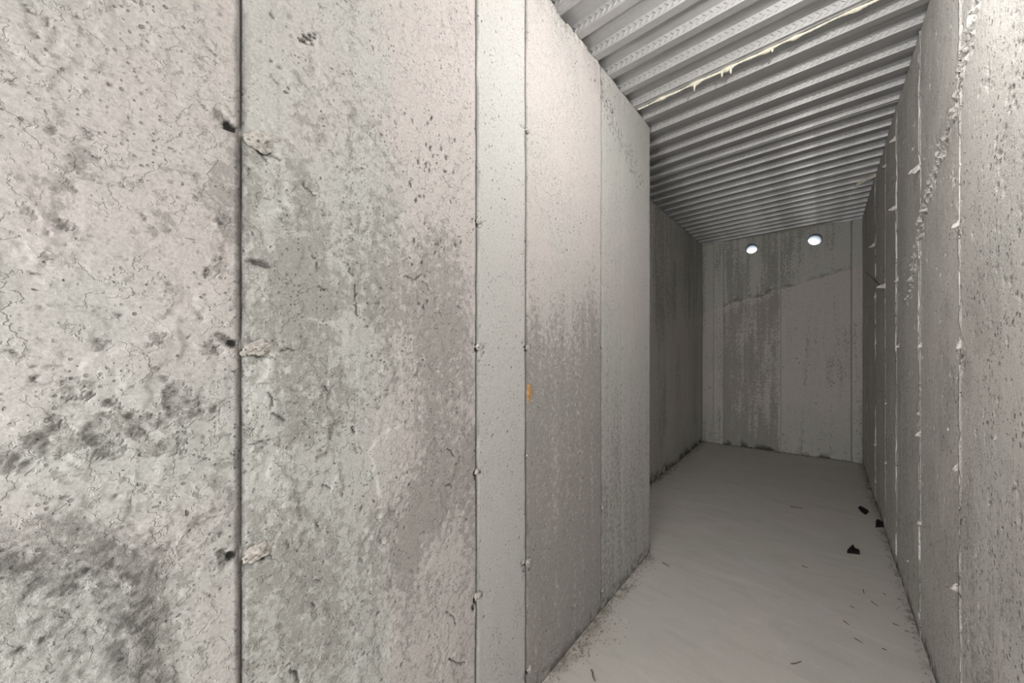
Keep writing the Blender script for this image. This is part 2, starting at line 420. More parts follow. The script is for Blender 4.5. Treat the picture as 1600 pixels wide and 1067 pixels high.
def left_fields(P, idx):
    U, V = P.U, P.V
    P.h += .0035 * (fbm(U, V, 1.6, 11, 3) - .5) + .0016 * (fbm(U, V, 14, 12, 4) - .5)
    big = fbm(U, V, 2.2, 21, 5, .55, 1.1)
    if idx in (0, 1):
        T = fbm(U, V, 9, 31, 4, .55); Mk = sstep(.47, .60, fbm(U, V, 3.0, 33, 3))
        P.h -= .0022 * sstep(.545, .565, T) * Mk
        T2 = fbm(U, V, 26, 35, 4, .6); P.h -= .0013 * sstep(.57, .60, T2) * sstep(.40, .55, fbm(U, V, 4, 36, 3))
        P.h += .0008 * (fbm(U, V, 60, 37, 3) - .5)
    # tone -----------------------------------------------------------------
    def blob(px, py, rx, ry, amt, ang=0):
        u, v = onL(px, py); ua = onL(px + rx, py)[0] - u; va = onL(px, py)[1] - onL(px, py + ry)[1]
        d = np.hypot((U - u) / ua, (V - v) / va) + .9 * (fbm(U, V, 7, 41, 4) - .5)
        return amt * (1 - sstep(.35, 1.15, d))
    if idx == 0:
        P.dark += .24 + .50 * (big - .5)
        for b in [(330, 300, 60, 60, .30), (230, 450, 60, 30, .22), (250, 350, 45, 60, .20), (345, 760, 45, 120, .2), (235, 690, 120, 70, .10),
                  (130, 660, 150, 60, .08), (300, 620, 60, 40, .25), (200, 60, 120, 80, .12), (365, 320, 28, 150, .35), (170, 270, 80, 40, .15)]:
            P.dark += blob(*b)
        P.cool += .30 * (fbm(U, V, 3, 43, 3) - .5) * 2 - .05
        # roughened, dark-rimmed patch low on the wall
        u, v = onL(40, 1010); 
        uu = (U - onL(40, 1000)[0]) / (onL(215, 1000)[0] - onL(40, 1000)[0]); vv = (V - v) / (onL(40, 868)[1] - v)
        d = np.where(uu > 0, np.abs(uu), np.abs(uu) * .25) ** 2 + np.where(vv > 0, np.abs(vv), 0) ** 2 + 1.5 * (fbm(U, V, 11, 51, 5, .65) - .5)
        inner = 1 - sstep(.80, 1.0, d)
        rim = sstep(.35, .95, d) * (1 - sstep(1.05, 2.3, d))
        rimb = rim * np.where(uu > .35, 1.0, .75)
        P.dark += .85 * rimb
        P.h += -.004 * inner + inner * .006 * (fbm(U, V, 45, 53, 4, .62) - .5) + rim * .003 * (fbm(U, V, 90, 55, 3, .62) - .5)
        P.rough = np.maximum(P.rough, np.clip(inner * .9 + rim * 1.2, 0, 1.3))
        P.dirt = np.maximum(P.dirt, .55 * rimb * sstep(.50, .62, fbm(U, V, 80, 57, 3, .65)))
        P.dirt = np.maximum(P.dirt, .45 * inner * sstep(.56, .66, fbm(U, V, 55, 58, 4, .6)))
        P.cool += .35 * inner; P.lite += .45 * inner
    elif idx == 1:
        P.dark += .30 + .55 * (big - .5) + .10 * sstep(1.9, .5, V)
        for b in [(470, 360, 45, 110, .40), (490, 440, 60, 60, .35), (475, 510, 70, 70, .35), (460, 620, 110, 110, .30), (640, 440, 90, 150, .25), (700, 610, 60, 260, .40),
                  (610, 520, 70, 120, .20), (690, 800, 90, 160, .35), (430, 800, 60, 120, .25), (560, 900, 160, 140, .25), (400, 310, 20, 90, .3), (520, 180, 90, 90, .15)]:
            P.dark += blob(*b)
        for b in [(440, 330, 40, 60, .30), (425, 120, 40, 110, .30), (650, 150, 80, 120, .30), (410, 640, 40, 60, .45), (430, 560, 50, 40, .35), (560, 540, 40, 60, .3), (440, 740, 60, 50, .35),
                  (700, 330, 60, 110, .25), (600, 720, 70, 60, .2)]:
            P.dark -= blob(*b)
        P.cool += .25 - .55 * sstep(onL(540, 0)[0], onL(680, 0)[0], U + .1 * (fbm(U, V, 5, 44, 3) - .5))
    elif idx == 2:
        P.dark += .16 + .35 * (big - .5); P.cool += .10 + .4 * (fbm(U, V, 3, 45, 3) - .5); P.lite += .30
    elif idx == 3:
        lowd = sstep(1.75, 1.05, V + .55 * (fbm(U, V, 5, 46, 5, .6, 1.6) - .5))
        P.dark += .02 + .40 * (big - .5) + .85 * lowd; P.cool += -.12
    else:
        split = onL(972, 540)[0]
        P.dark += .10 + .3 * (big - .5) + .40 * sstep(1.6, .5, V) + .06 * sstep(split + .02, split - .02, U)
        P.cool += np.where(U > split, .02, .10); P.lite += .2 * sstep(split - .01, split + .01, U)
        P.h += .0015 * sstep(split - .004, split + .004, U)
    # foot of the wall: dirt splashed up
    P.dirt = np.maximum(P.dirt, .55 * sstep(.07, .0, V + .06 * (fbm(U, V, 20, 61, 4) - .5)) * sstep(.38, .62, fbm(U, V, 40, 62, 4)))
    # ragged honeycomb along the top edge
    te = sstep(.16, .0, HL - V + .16 * (fbm(U, V, 6, 63, 4) - .5)) * sstep(1.75, 1.2, U)
    P.h -= te * .009 * sstep(.42, .62, fbm(U, V, 24, 64, 4, .6)); P.dark += .45 * te

def seam_soft(P, left, right, seed):
    """edges of a form panel: slightly rounded and chipped"""
    if left: P.h -= .004 * sstep(.006, 0, P.U - P.u0 + .004 * (fbm(P.U, P.V, 30, seed, 4) - .5))
    if right: P.h -= .004 * sstep(.006, 0, P.u1 - P.U + .004 * (fbm(P.U, P.V, 30, seed + 3, 4) - .5))
    for (on, d) in ((left, P.U - P.u0), (right, P.u1 - P.U)):
        if on: P.dirt = np.maximum(P.dirt, .45 * sstep(.011, .0, d + .012 * (fbm(P.U, P.V, 16, seed + 5, 4) - .5)))

ties_L = [(375, 205, 1.25), (375, 540, 1.1), (375, 870, 1.1), (745, 348, .9), (745, 545, 1.1), (742, 740, .9), (742, 937, 1.2),
          (822, 205, .8), (822, 378, .5), (822, 545, .9), (822, 713, .6), (822, 882, 1.1), (824, 1050, 1.1),
          (940, 395, .5), (940, 543, .7), (940, 668, .5), (940, 795, .8), (940, 925, .8), (972, 545, .5), (1010, 445, .7), (1010, 543, .5), (1010, 645, .6)]
top_left = lambda u: HL - .001 - .006 * np.abs(vnoise(u, u * 0, 40, 1, 5) - .3) * (u > .6)
gap = [.0035, .0014, .0014, .0010]
for i in range(5):
    u0 = edges[i] + (gap[i - 1] / 2 if i > 0 else 0); u1 = edges[i + 1] - (gap[i] / 2 if i < 4 else 0)
    if i == 0:
        # behind the camera and out of the picture: a coarser panel
        Q = Panel(YREAR, -.452, 0, HL, .02, .02, top_left, seed=1)
        Q.dark += .2 + .4 * (fbm(Q.U, Q.V, 2.2, 21, 5, .55, 1.1) - .5)
        Q.build('form_panel', fL, M_LEFT, wl, .02)
        u0 = -.450
    P = Panel(u0, u1, 0, HL, (.0030, .0030, .004, .004, .005)[i], (.0030, .0030, .004, .0045, .005)[i], top_left, seed=i)
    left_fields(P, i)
    seam_soft(P, i > 0, i < 4, 200 + 10 * i)
    P.pits((420, 260, 160, 120, 90)[i], .0016, (.0046, .0044, .0044, .0042, .0042)[i], 300 + i, depth=.7, dirt=.6)
    # spalls in a rising row and scattered scabs
    rng = np.random.RandomState(77 + i)
    if i == 0:
        for (px, py, r) in [(10, 725, 22), (45, 715, 16), (60, 690, 14), (90, 685, 24), (145, 680, 22), (180, 665, 26), (200, 660, 18), (225, 665, 20), (255, 655, 16), (290, 640, 26),
                            (310, 650, 12), (165, 705, 20), (265, 700, 20), (275, 615, 18), (325, 645, 14), (120, 610, 16), (175, 630, 11), (330, 545, 14), (245, 530, 14), (350, 345, 10), (330, 425, 11), (100, 350, 8), (160, 540, 12)]:
            u, v = onL(px, py); s_ = r / 890
            P.dent(u, v, s_ * .75, s_ * .7, .0016, .0, rng.uniform(-.6, .3), 3, .8, px, .8)
            for q in range(5):
                P.dent(u + rng.uniform(-1, 1) * s_ * .7, v + rng.uniform(-1, 1) * s_ * .6, s_ * .22, s_ * .25, .0018, .10, rng.uniform(-1, 1), 2.5, .8, px + q, 1.0)
    if i in (0, 1):
        for k in range((130, 90)[i]):                     # curled lifted edges: short bent strokes
            u = rng.uniform(max(P.u0, -.3), P.u1); v = rng.uniform(.55, 1.95)
            a = rng.uniform(-1.2, -.2); L = rng.uniform(.008, .024); b = a + rng.uniform(-.9, .9)
            P.stroke([(u, v), (u + L * .5 * math.cos(a), v + L * .5 * math.sin(a)), (u + L * (.5 * math.cos(a) + .5 * math.cos(b)), v + L * (.5 * math.sin(a) + .5 * math.sin(b)))],
                     rng.uniform(.0013, .0024), .0020, rng.uniform(.2, .6), .003, k)
    if i == 1:
        px2 = lambda L: [onL(a, b) for a, b in L]
        for L, wd in [([(472, 281), (476, 292), (488, 298), (492, 306), (499, 308)], .0022), ([(486, 399), (495, 405), (498, 418), (496, 430)], .0024), ([(497, 446), (505, 453), (513, 450)], .0022),
                      ([(554, 446), (555, 470), (558, 492), (566, 497)], .0024), ([(544, 410), (546, 424), (553, 432)], .0020), ([(632, 430), (648, 436), (660, 427)], .0030), ([(655, 436), (668, 444), (672, 456)], .0022),
                      ([(384, 698), (402, 692), (420, 688)], .0022), ([(418, 612), (426, 624), (421, 640)], .0022), ([(421, 646), (432, 650), (446, 657)], .003), ([(434, 548), (450, 543), (464, 550)], .0022), ([(700, 700), (712, 716)], .0024),
                      ([(695, 760), (704, 757), (707, 764)], .0034), ([(505, 600), (515, 612)], .0022), ([(550, 668), (556, 678)], .0028), ([(697, 955), (708, 965), (712, 975)], .0024), ([(700, 1030), (712, 1035), (728, 1036)], .0028), ([(452, 1047), (462, 1050), (466, 1067)], .003),
                      ([(487, 940), (496, 948)], .002), ([(495, 816), (500, 826)], .0024), ([(505, 757), (516, 764)], .0024), ([(713, 478), (724, 484)], .003), ([(398, 225), (410, 243), (420, 255)], .0030), ([(384, 206), (400, 220), (412, 222)], .0045)]:
            P.stroke(px2(L), wd * .85, .0035, .6, .004, len(L))
        u, v = onL(408, 412); P.dent(u, v, .026, .0095, .006, .62, -.18, 1.3, .4, 5)
        for k in range(16):
            u, v = onL(480 + rng.uniform(-12, 12), 62 + rng.uniform(-9, 9)); P.dent(u, v, .004, .003, .006, .85, 0, 1.5, .5, k)
        for k in range(36):
            px, py = rng.uniform(640, 720), rng.uniform(180, 480); u, v = onL(px, py)
            P.dent(u, v, .0035, .007, .004, .6, rng.uniform(-.3, .3), 1.5, .6, k)
    if i >= 3:
        # coarse aggregate showing along the sloping pour line
        for k in range(240 if i == 4 else 60):
            t = rng.rand(); t2 = rng.normal(0, 5)
            px = 925 + (1003 - 925) * t + t2 * .8; py = 112 + (290 - 112) * t - t2 * .4
            u, v = onL(px, py); P.dent(u, v, rng.uniform(.004, .009), rng.uniform(.004, .008), .006, rng.uniform(.35, .85), 0, 1.6, .5, k)
    for (px, py, sc) in ties_L:  # tie holes are shallow; the shade of their depth is painted black
        u, v = onL(px, py)
        if not (P.u0 - .06 < u < P.u1 + .06): continue
        big_ = px == 375
        if big_:
            P.dent(u - .011 * sc, v + .004, .0085 * sc, .008 * sc, .030, .97, -.5, 1.7, .4, py)
            P.dent(u + .012 * sc, v - .004, .042 * sc, .016 * sc, .005, .30, -.25, 1.3, .6, py + 1)
            P.dent(u - .020 * sc, v + .014, .010 * sc, .006 * sc, .005, .15, -.6, 1.5, .6, py + 2)
            P.dent(u + .034 * sc, v - .018 * sc, .018 * sc, .004 * sc, .006, .35, -.1, 1.4, .6, py + 3)
        else:
            P.dent(u, v, .007 * sc, .010 * sc, .012, .9, .3, 1.6, .6, py)
            for q in range(7):
                P.dent(u + rng.normal(0, .014) * sc, v + rng.normal(0, .014) * sc, .005 * sc, .005 * sc, .004, rng.uniform(.3, .8), 0, 1.5, .5, py + q)
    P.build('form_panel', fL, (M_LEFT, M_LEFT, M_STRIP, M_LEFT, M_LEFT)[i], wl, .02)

# end face of the left wall where it steps back
fEnd = lambda U, V, h: np.stack([U, YC + h - .0, V], -1)
P = Panel(XREC, XL - .001, 0, HL - .008, .02, .02); P.h += .003 * (fbm(P.U, P.V, 5, 66, 4) - .5) - .004; P.dark += .3
P.build('form_panel', fEnd, M_FAR, wl, .02)

# tie lumps on the left wall (broken-off form ties with mortar)
for j, (px, py, sc) in enumerate(ties_L):
    u, v = onL(px, py)
    if px == 375:
        me = lump_mesh('tie_stub', 40 + j, .0045 * sc, .019 * sc, .012 * sc, 4, .6)
        o = link('tie_stub', me, M_LUMP, wl); o.location = (XL - .003, u + .026 * sc, v - .003); o.rotation_euler = (.3, 0, 0)
    elif sc > .55:
        me = lump_mesh('tie_stub', 40 + j, .006 * sc, .010 * sc, .009 * sc)
        o = link('tie_stub', me, M_LUMP, wl); o.location = (XL + .001, u + .008 * sc, v + .005 * sc)
# sliver of wood caught in the concrete
u, v = onL(827, 614)
me = mesh_from('wood_chip', [(0, -.006, .030), (0, .002, .034), (.0, .009, .008), (0, .007, -.018), (0, -.004, -.036), (0, -.008, -.008),
                             (.004, -.004, .026), (.005, .002, .028), (.006, .006, .006), (.005, .004, -.016), (.003, -.003, -.030), (.004, -.005, -.006)],
               [(6,7,8,9,10,11)] + [(i, (i+1) % 6, 6 + (i+1) % 6, 6 + i) for i in range(6)] + [(5,4,3,2,1,0)])
o = link('wood_chip', me, M_WOOD, wl); o.location = (XL - .001, u, v); o.scale = (1, 1.5, 1); setp(o, 'orange-brown sliver of wood caught in the concrete')

# ================================================================== RIGHT WALL
fR = lambda U, V, h: np.stack([xr(U) - h, U, V], -1)
HR = deck_z(XR)
wr = link('wall_right', box_mesh('wall_right', XR + .011, XR + .21, YREAR - .2, YBR + .2, -.1, HR - .006), M_RIGHT)
setp(wr, 'sandy grey concrete wall with thin vertical fins and mortar spurs, right of the passage', 'wall', kind='structure')
rs = [-.64, -.03, .58, 1.17] + [onR(p, 540)[0] for p in (1502, 1438, 1402, 1384, 1368.5)] + [4.66]
redges = [YREAR] + rs + [YBR + .02]
top_right = lambda u: HR - .001 - .010 * np.abs(vnoise(u, u * 0, 30, 1, 6) - .4)
pour_R = [(1545, -60), (1527, 5), (1515, 68), (1506, 98), (1498, 150), (1480, 205), (1470, 235), (1459, 268), (1450, 300), (1443, 335), (1435, 372), (1427, 425), (1420, 470)]
for i in range(len(redges) - 1):
    u0, u1 = redges[i], redges[i + 1]
    vis = u1 > 1.4
    d = (.005 if u1 < 3.6 else .007) if vis else .03
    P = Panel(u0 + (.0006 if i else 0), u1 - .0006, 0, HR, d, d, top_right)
    U, V = P.U, P.V
    P.h += .006 * (fbm(U, V, 1.5, 111, 3) - .5) + .0022 * (fbm(U, V, 16, 112, 4) - .5) + ((i * 37) % 5 - 2) * .0007
    P.h += .0012 * (fbm(U, V, 26, 118, 3, .5, 2.0) - .5)
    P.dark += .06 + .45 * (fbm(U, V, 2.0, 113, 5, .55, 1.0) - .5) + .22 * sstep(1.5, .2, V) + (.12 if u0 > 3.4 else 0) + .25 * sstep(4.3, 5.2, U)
    P.cool += .5 * (fbm(U, V, 2.4, 114, 3) - .5) + .05; P.rough += .30 + .5 * sstep(.4, .65, fbm(U, V, 5, 119, 4))
    if vis:
        # proud fins where the forms met
        for (dd, s0) in ((U - P.u0, 121), (P.u1 - U, 123)):
            f = sstep(.009, .002, dd) * sstep(.36, .55, fbm(U, V, 3.0, s0 + i, 4, .6, 7))
            P.h += .0045 * f; P.lite += .5 * f
        P.pits(520 if u1 < 3 else 260, .003, .009, 400 + i, depth=.8)
        rng = np.random.RandomState(500 + i)
        # coarse sloping pour line
        for k in range(520):
            t = rng.uniform(0, len(pour_R) - 1.001); a = int(t); q = t - a
            px = pour_R[a][0] * (1 - q) + pour_R[a + 1][0] * q + rng.normal(0, 2.4)
            py = pour_R[a][1] * (1 - q) + pour_R[a + 1][1] * q + rng.normal(0, 6)
            u, v = onR(px, py)
            if not (P.u0 - .02 < u < P.u1 + .02): continue
            r = rng.uniform(.004, .011)
            if k % 3: P.dent(u, v, r, r, .008, rng.uniform(.2, .7), 0, 1.5, .5, k)
            else: P.dent(u, v, r, r, -.007, 0, 0, 1.5, .4, k)
        for (px, py, n) in [(1500, 350, 16), (1438, 400, 12), (1502, 545, 14), (1504, 575, 14), (1438, 255, 8), (1497, 175, 14), (1490, 275, 10), (1580, 150, 12), (1565, 260, 8), (1545, 130, 10)]:
            for k in range(n):
                u, v = onR(px + rng.normal(0, 5), py + rng.normal(0, 12))
                if P.u0 - .02 < u < P.u1 + .02: P.dent(u, v, rng.uniform(.003, .009), rng.uniform(.004, .010), .007, rng.uniform(.3, .75), .5, 1.5, .5, k)
        P.stroke([onR(1352, 424), onR(1362, 434), onR(1372, 444), onR(1382, 452)], .010, .006, .7, .006, 3)
    P.dirt = np.maximum(P.dirt, .75 * sstep(.075, .0, V + .05 * (fbm(U, V, 14, 131, 4) - .5)) * sstep(.30, .60, fbm(U, V, 30, 132, 4)))
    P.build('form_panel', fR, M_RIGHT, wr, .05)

# mortar spurs at the form ties: px, py, length along the wall normal, size
spurs = [(1436, 262, .040, 1.2), (1400, 216, .035, 1.1), (1400, 324, .035, 1.1), (1384.5, 258, .022, .9), (1366.5, 382, .045, 1.2), (1384.5, 446, .050, 1.4), (1403.5, 436, .022, .9),
         (1500, 348, .022, 1.3), (1405.5, 539, .022, 1.0), (1440, 539, .018, 1.0), (1501, 536, .018, 1.3), (1438, 644, .016, 1.0), (1438, 677, .020, 1.1), (1369, 463, .020, .8),
         (1369, 536, .016, .8), (1386, 629, .014, .8), (1369, 694, .020, .9), (1386, 722, .018, .9), (1499.5, 729, .020, 1.2), (1439, 815, .016, 1.0), (1497, 916, .020, 1.2), (1420, 875, .012, .9), (1438, 344, .014, .9), (1482, 668, .010, .9), (1556, 680, .008, 1.0)]
def spur_mesh(seed, ln, sc):
    rng = np.random.RandomState(seed); V = []; F = []
    n, rings = 9, 5
    for r in range(rings):
        t = r / (rings - 1); rad = .012 * sc * (1 - t) ** .7 + .0018
        for k in range(n):
            a = 2 * math.pi * k / n; q = rad * rng.uniform(.55, 1.4)
            V.append((-ln * t + .004, q * math.cos(a) * .85, q * math.sin(a) * 1.1 * (1 if math.sin(a) > 0 else .8) - .010 * t * sc))
    for r in range(rings - 1):
        for k in range(n): F.append((r*n+k, r*n+(k+1) % n, (r+1)*n+(k+1) % n, (r+1)*n+k))
    F.append(tuple(range((rings-1)*n, rings*n))); F.append(tuple(range(n-1, -1, -1)))
    return mesh_from('mortar_spur', V, F)
rngs = random.Random(4)
for j, (px, py, ln, sc) in enumerate(spurs):
    u, v = onR(px, py)
    o = link('mortar_spur', spur_mesh(60 + j, ln, sc), M_RIGHT, wr); o.location = (xr(u) + .001, u, v); o.rotation_euler = (rngs.uniform(-.5, .5), rngs.uniform(-.25, .1), rngs.uniform(-.3, .3))

# ================================================================== SET-BACK WALL AND FAR WALL
fRec = lambda U, V, h: np.stack([XREC + h, U, V], -1)
HREC = deck_z(XREC)
wc = link('wall_recess', box_mesh('wall_recess', XREC - .2, XREC - .011, YC - .006, YBR + .2, -.1, HREC - .006), M_FAR)
setp(wc, 'dark mottled concrete wall set back behind the end of the left wall', 'wall', kind='structure')
re_ = [YC - .004, 2.52, 3.10, 3.71, 4.31, 4.92, YBL + .02]
def rec_line(U): return 1.52 + .07 * (U - 4.2)
for i in range(6):
    P = Panel(re_[i] + .0008, re_[i + 1] - .0008, 0, HREC, .009, .009, lambda u: HREC - .001 - .012 * np.abs(vnoise(u, u * 0, 22, 1, 8) - .4))
    U, V = P.U, P.V
    P.h += .004 * (fbm(U, V, 2, 141, 4) - .5) + .002 * (fbm(U, V, 14, 142, 4) - .5) + ((i * 29) % 4 - 1.5) * .001
    P.dark += .26 + 1.3 * (fbm(U, V, 3.2, 143, 5, .6, .8) - .5) + .25 * sstep(0, 1, vnoise(U, V, 4.5, .2, 144) - .4) + .18 * sstep(rec_line(U) - .02, rec_line(U) + .02, V)
    P.cool += .2 + .8 * (fbm(U, V, 2.0, 145, 3, .5, .7) - .5)
    P.dirt = np.maximum(P.dirt, .85 * sstep(.10, .0, V + .08 * (fbm(U, V, 9, 146, 4) - .5)) * sstep(.25, .55, fbm(U, V, 22, 147, 4)))
    P.pits(60, .003, .008, 430 + i)
    P.build('form_panel', fRec, M_FAR, wc, .02)

ORG = np.array([XREC, YBL, 0.]); BDn = np.array(BD); BNn = np.array(BN)
fB = lambda U, V, h: ORG + U[..., None] * BDn + V[..., None] * np.array([0, 0, 1.]) + h[..., None] * BNn
def hb(u): return HL + HS * (XREC + u * BD.x - XL)
# vents: round pipes through the far wall
vents = [onB(1174.5, 388.5) + (.062,), onB(1273.5, 374) + (.066,)]
wb_bm = bmesh.new()
def far_body():
    """the far wall's core: a slab with two round holes, built as strips between the holes"""
    T0, T1 = -.011, -.20
    me_v, me_f = [], []
    def pt(u, v, h): return ORG + u * BDn + np.array([0, 0, v]) + h * BNn
    def quad(a, b, c, d):
        n = len(me_v); me_v.extend([a, b, c, d]); me_f.append((n, n+1, n+2, n+3))
    us = [-.25] ; N = 32
    def block(u0, u1, v0, v1):
        c = [(u0, v0), (u1, v0), (u1, v1), (u0, v1)]
        for t in (T0, T1): quad(*[pt(a, b, t) for a, b in (c if t == T0 else c[::-1])])
        for k in range(4):
            a, b = c[k], c[(k+1) % 4]; quad(pt(*a, T0), pt(*a, T1), pt(*b, T1), pt(*b, T0))
    def holed(u0, u1, v0, v1, cu, cv, r):
        ring = [(cu + r * math.cos(2*math.pi*k/N + math.pi/4), cv + r * math.sin(2*math.pi*k/N + math.pi/4)) for k in range(N)]
        def sq(k):
            a = 2*math.pi*k/N + math.pi/4; x, y = math.cos(a), math.sin(a); m = max(abs(x), abs(y)); x, y = x/m, y/m
            return ((u0+u1)/2 + x*(u1-u0)/2, (v0+v1)/2 + y*(v1-v0)/2)
        for k in range(N):
            a, b = ring[k], ring[(k+1) % N]; c, d = sq(k), sq((k+1) % N)
            for t in (T0, T1): quad(pt(*c, t), pt(*d, t), pt(*b, t), pt(*a, t))
            quad(pt(*a, T0), pt(*b, T0), pt(*b, T1), pt(*a, T1))
    (ua, va, ra), (ub, vb, rb) = vents
    S = .12
    top = HL + .12
    block(-.25, BLEN + .25, -.1, min(va, vb) - S)
    v0, v1 = min(va, vb) - S, max(va, vb) + S
    holed(ua - S, ua + S, v0, v1, ua, va, ra); holed(ub - S, ub + S, v0, v1, ub, vb, rb)
    block(-.25, ua - S, v0, v1); block(ua + S, ub - S, v0, v1); block(ub + S, BLEN + .25, v0, v1)
    block(-.25, BLEN + .25, v1, top)
    return mesh_from('wall_back', me_v, me_f)
wb_bm.free()
wb = link('wall_back', far_body(), M_FAR)
setp(wb, 'dim concrete end wall with a sloping pour line and two round vent holes', 'wall', kind='structure')
bs = [0.0, onB(1115, 500)[0], onB(1130.5, 500)[0], onB(1220, 500)[0], onB(1330, 500)[0], BLEN]
b_off = [-.004, .020, .0, .002, .022]
pa, pb = onB(1130, 478), onB(1350, 414)
def pour_B(U): return pa[1] + (U - pa[0]) * (pb[1] - pa[1]) / (pb[0] - pa[0])
for i in range(5):
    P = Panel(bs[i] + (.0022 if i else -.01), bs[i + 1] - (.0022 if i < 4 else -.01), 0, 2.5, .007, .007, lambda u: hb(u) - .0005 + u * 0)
    U, V = P.U, P.V
    P.h += max(b_off[i], -.003) + .004 * (fbm(U, V, 2, 151, 4) - .5) + .002 * (fbm(U, V, 14, 152, 4) - .5)
    L = pour_B(U) + .07 * (fbm(U, V, 7, 153, 4) - .5)
    up = sstep(-.004, .012, V - L)
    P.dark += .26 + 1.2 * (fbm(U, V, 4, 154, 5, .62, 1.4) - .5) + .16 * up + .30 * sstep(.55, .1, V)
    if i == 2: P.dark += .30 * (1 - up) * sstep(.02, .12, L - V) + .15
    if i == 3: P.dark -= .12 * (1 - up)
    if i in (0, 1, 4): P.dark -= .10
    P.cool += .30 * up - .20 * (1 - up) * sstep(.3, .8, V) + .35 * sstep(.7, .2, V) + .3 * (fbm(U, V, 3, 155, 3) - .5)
    if i in (2, 3):
        P.h -= .010 * up * sstep(.05, 0, V - L)
        P.dirt = np.maximum(P.dirt, .55 * sstep(.035, .0, np.abs(V - L - .02) + .03 * (fbm(U, V, 16, 156, 4) - .5)) * sstep(.40, .62, fbm(U, V, 24, 157, 4)) * (1.0 if i == 2 else .6))
    P.dirt = np.maximum(P.dirt, .85 * sstep(.085, .0, V + .07 * (fbm(U, V, 8, 158, 4) - .5)) * sstep(.46, .62, fbm(U, V, 12, 159, 4)))
    if i == 2:
        P.lite += .9 * sstep(.035, .0, P.u1 - U + .05 * (fbm(U, V, 9, 160, 4) - .5))
    P.pits(70, .003, .008, 460 + i)
    # leave the vent holes open
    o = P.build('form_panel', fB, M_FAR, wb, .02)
    cut = [(u, v, r) for (u, v, r) in vents if P.u0 < u < P.u1]
    if cut:
        bm = bmesh.new(); bm.from_mesh(o.data); kill = []
        for f in bm.faces:
            c = f.calc_center_median(); q = (c - Vector(ORG)); uu = q.dot(BD); vv = q.z
            if any(math.hypot(uu - u, vv - v) < r - .002 for u, v, r in cut): kill.append(f)
        bmesh.ops.delete(bm, geom=kill, context='FACES')
        # draw the ragged hole edge onto the circle
        for v_ in bm.verts:
            if v_.is_boundary:
                q = v_.co - Vector(ORG); uu = q.dot(BD)
                for (u, v, r) in cut:
                    d = math.hypot(uu - u, q.z - v)
                    if d < r + .012 and d > 1e-4:
                        s_ = r / d; v_.co += BD * ((uu - u) * (s_ - 1)) + Vector((0, 0, (q.z - v) * (s_ - 1)))
        bm.to_mesh(o.data); bm.free()
for j, (u, v, r) in enumerate(vents):
    N = 40; Vv = []; Ff = []
    for (rad, t) in ((r - .001, .006), (r - .005, .006), (r - .005, -.215), (r - .001, -.215)):
        for k in range(N):
            a = 2 * math.pi * k / N; Vv.append((rad * math.cos(a), -t, rad * math.sin(a)))
    for q in range(4):
        for k in range(N):
            a, b = q * N, ((q + 1) % 4) * N
            Ff.append((a + k, a + (k+1) % N, b + (k+1) % N, b + k))
    o = link('vent_pipe', mesh_from('vent_pipe', Vv, Ff, True), M_PIPE)
    o.location = Vector(ORG) + BD * u + Vector((0, 0, v)); o.rotation_euler = (0, 0, math.atan2(BD.y, BD.x))
    setp(o, ('round daylight-filled vent pipe in the end wall, beside the set-back wall', 'round daylight-filled vent pipe in the end wall, between the middle seam and the spurred wall')[j], 'vent', 'vent pipes through the end wall')

# ================================================================== REAR WALL (behind the camera) and the added shell beyond its opening
wq = link('wall_rear', box_mesh('wall_rear', XL - .02, -.66, YREAR - .2, YREAR, 0, HL), M_LEFT)
setp(wq, 'plain concrete wall round the doorway at the near end of the passage', 'wall', kind='structure')
link('wall_pier', box_mesh('wall_pier', .24, XR + .02, YREAR - .2, YREAR, 0, HL), M_LEFT, wq)
link('lintel', box_mesh('lintel', -.66, .24, YREAR - .2, YREAR, 2.05, HL + .02), M_LEFT, wq)
# unseen closed shell, added beyond the opening to block sky light
wh = link('sky_block_shell', box_mesh('sky_block_shell', -1.4, 1.0, -3.0, -2.9, -.1, 2.6), M_SHELL)
setp(wh, 'unseen shell added beyond the doorway to keep out sky light', 'wall', kind='structure')
for nm, b_ in (('shell_side', (-1.5, -1.4, -3.0, YREAR - .2, -.1, 2.6)), ('shell_side', (1.0, 1.1, -3.0, YREAR - .2, -.1, 2.6)), ('shell_top', (-1.5, 1.1, -3.0, YREAR - .2, 2.5, 2.6)), ('shell_base', (-1.5, 1.1, -3.0, YREAR - .2, -.15, -.02)),
               ('shell_end', (-1.5, XREC - .2, YREAR - .3, YREAR - .2, -.1, 2.6)), ('shell_end', (XR + .21, 1.1, YREAR - .3, YREAR - .2, -.1, 2.6))):
    link(nm, box_mesh(nm, *b_), M_SHELL, wh)

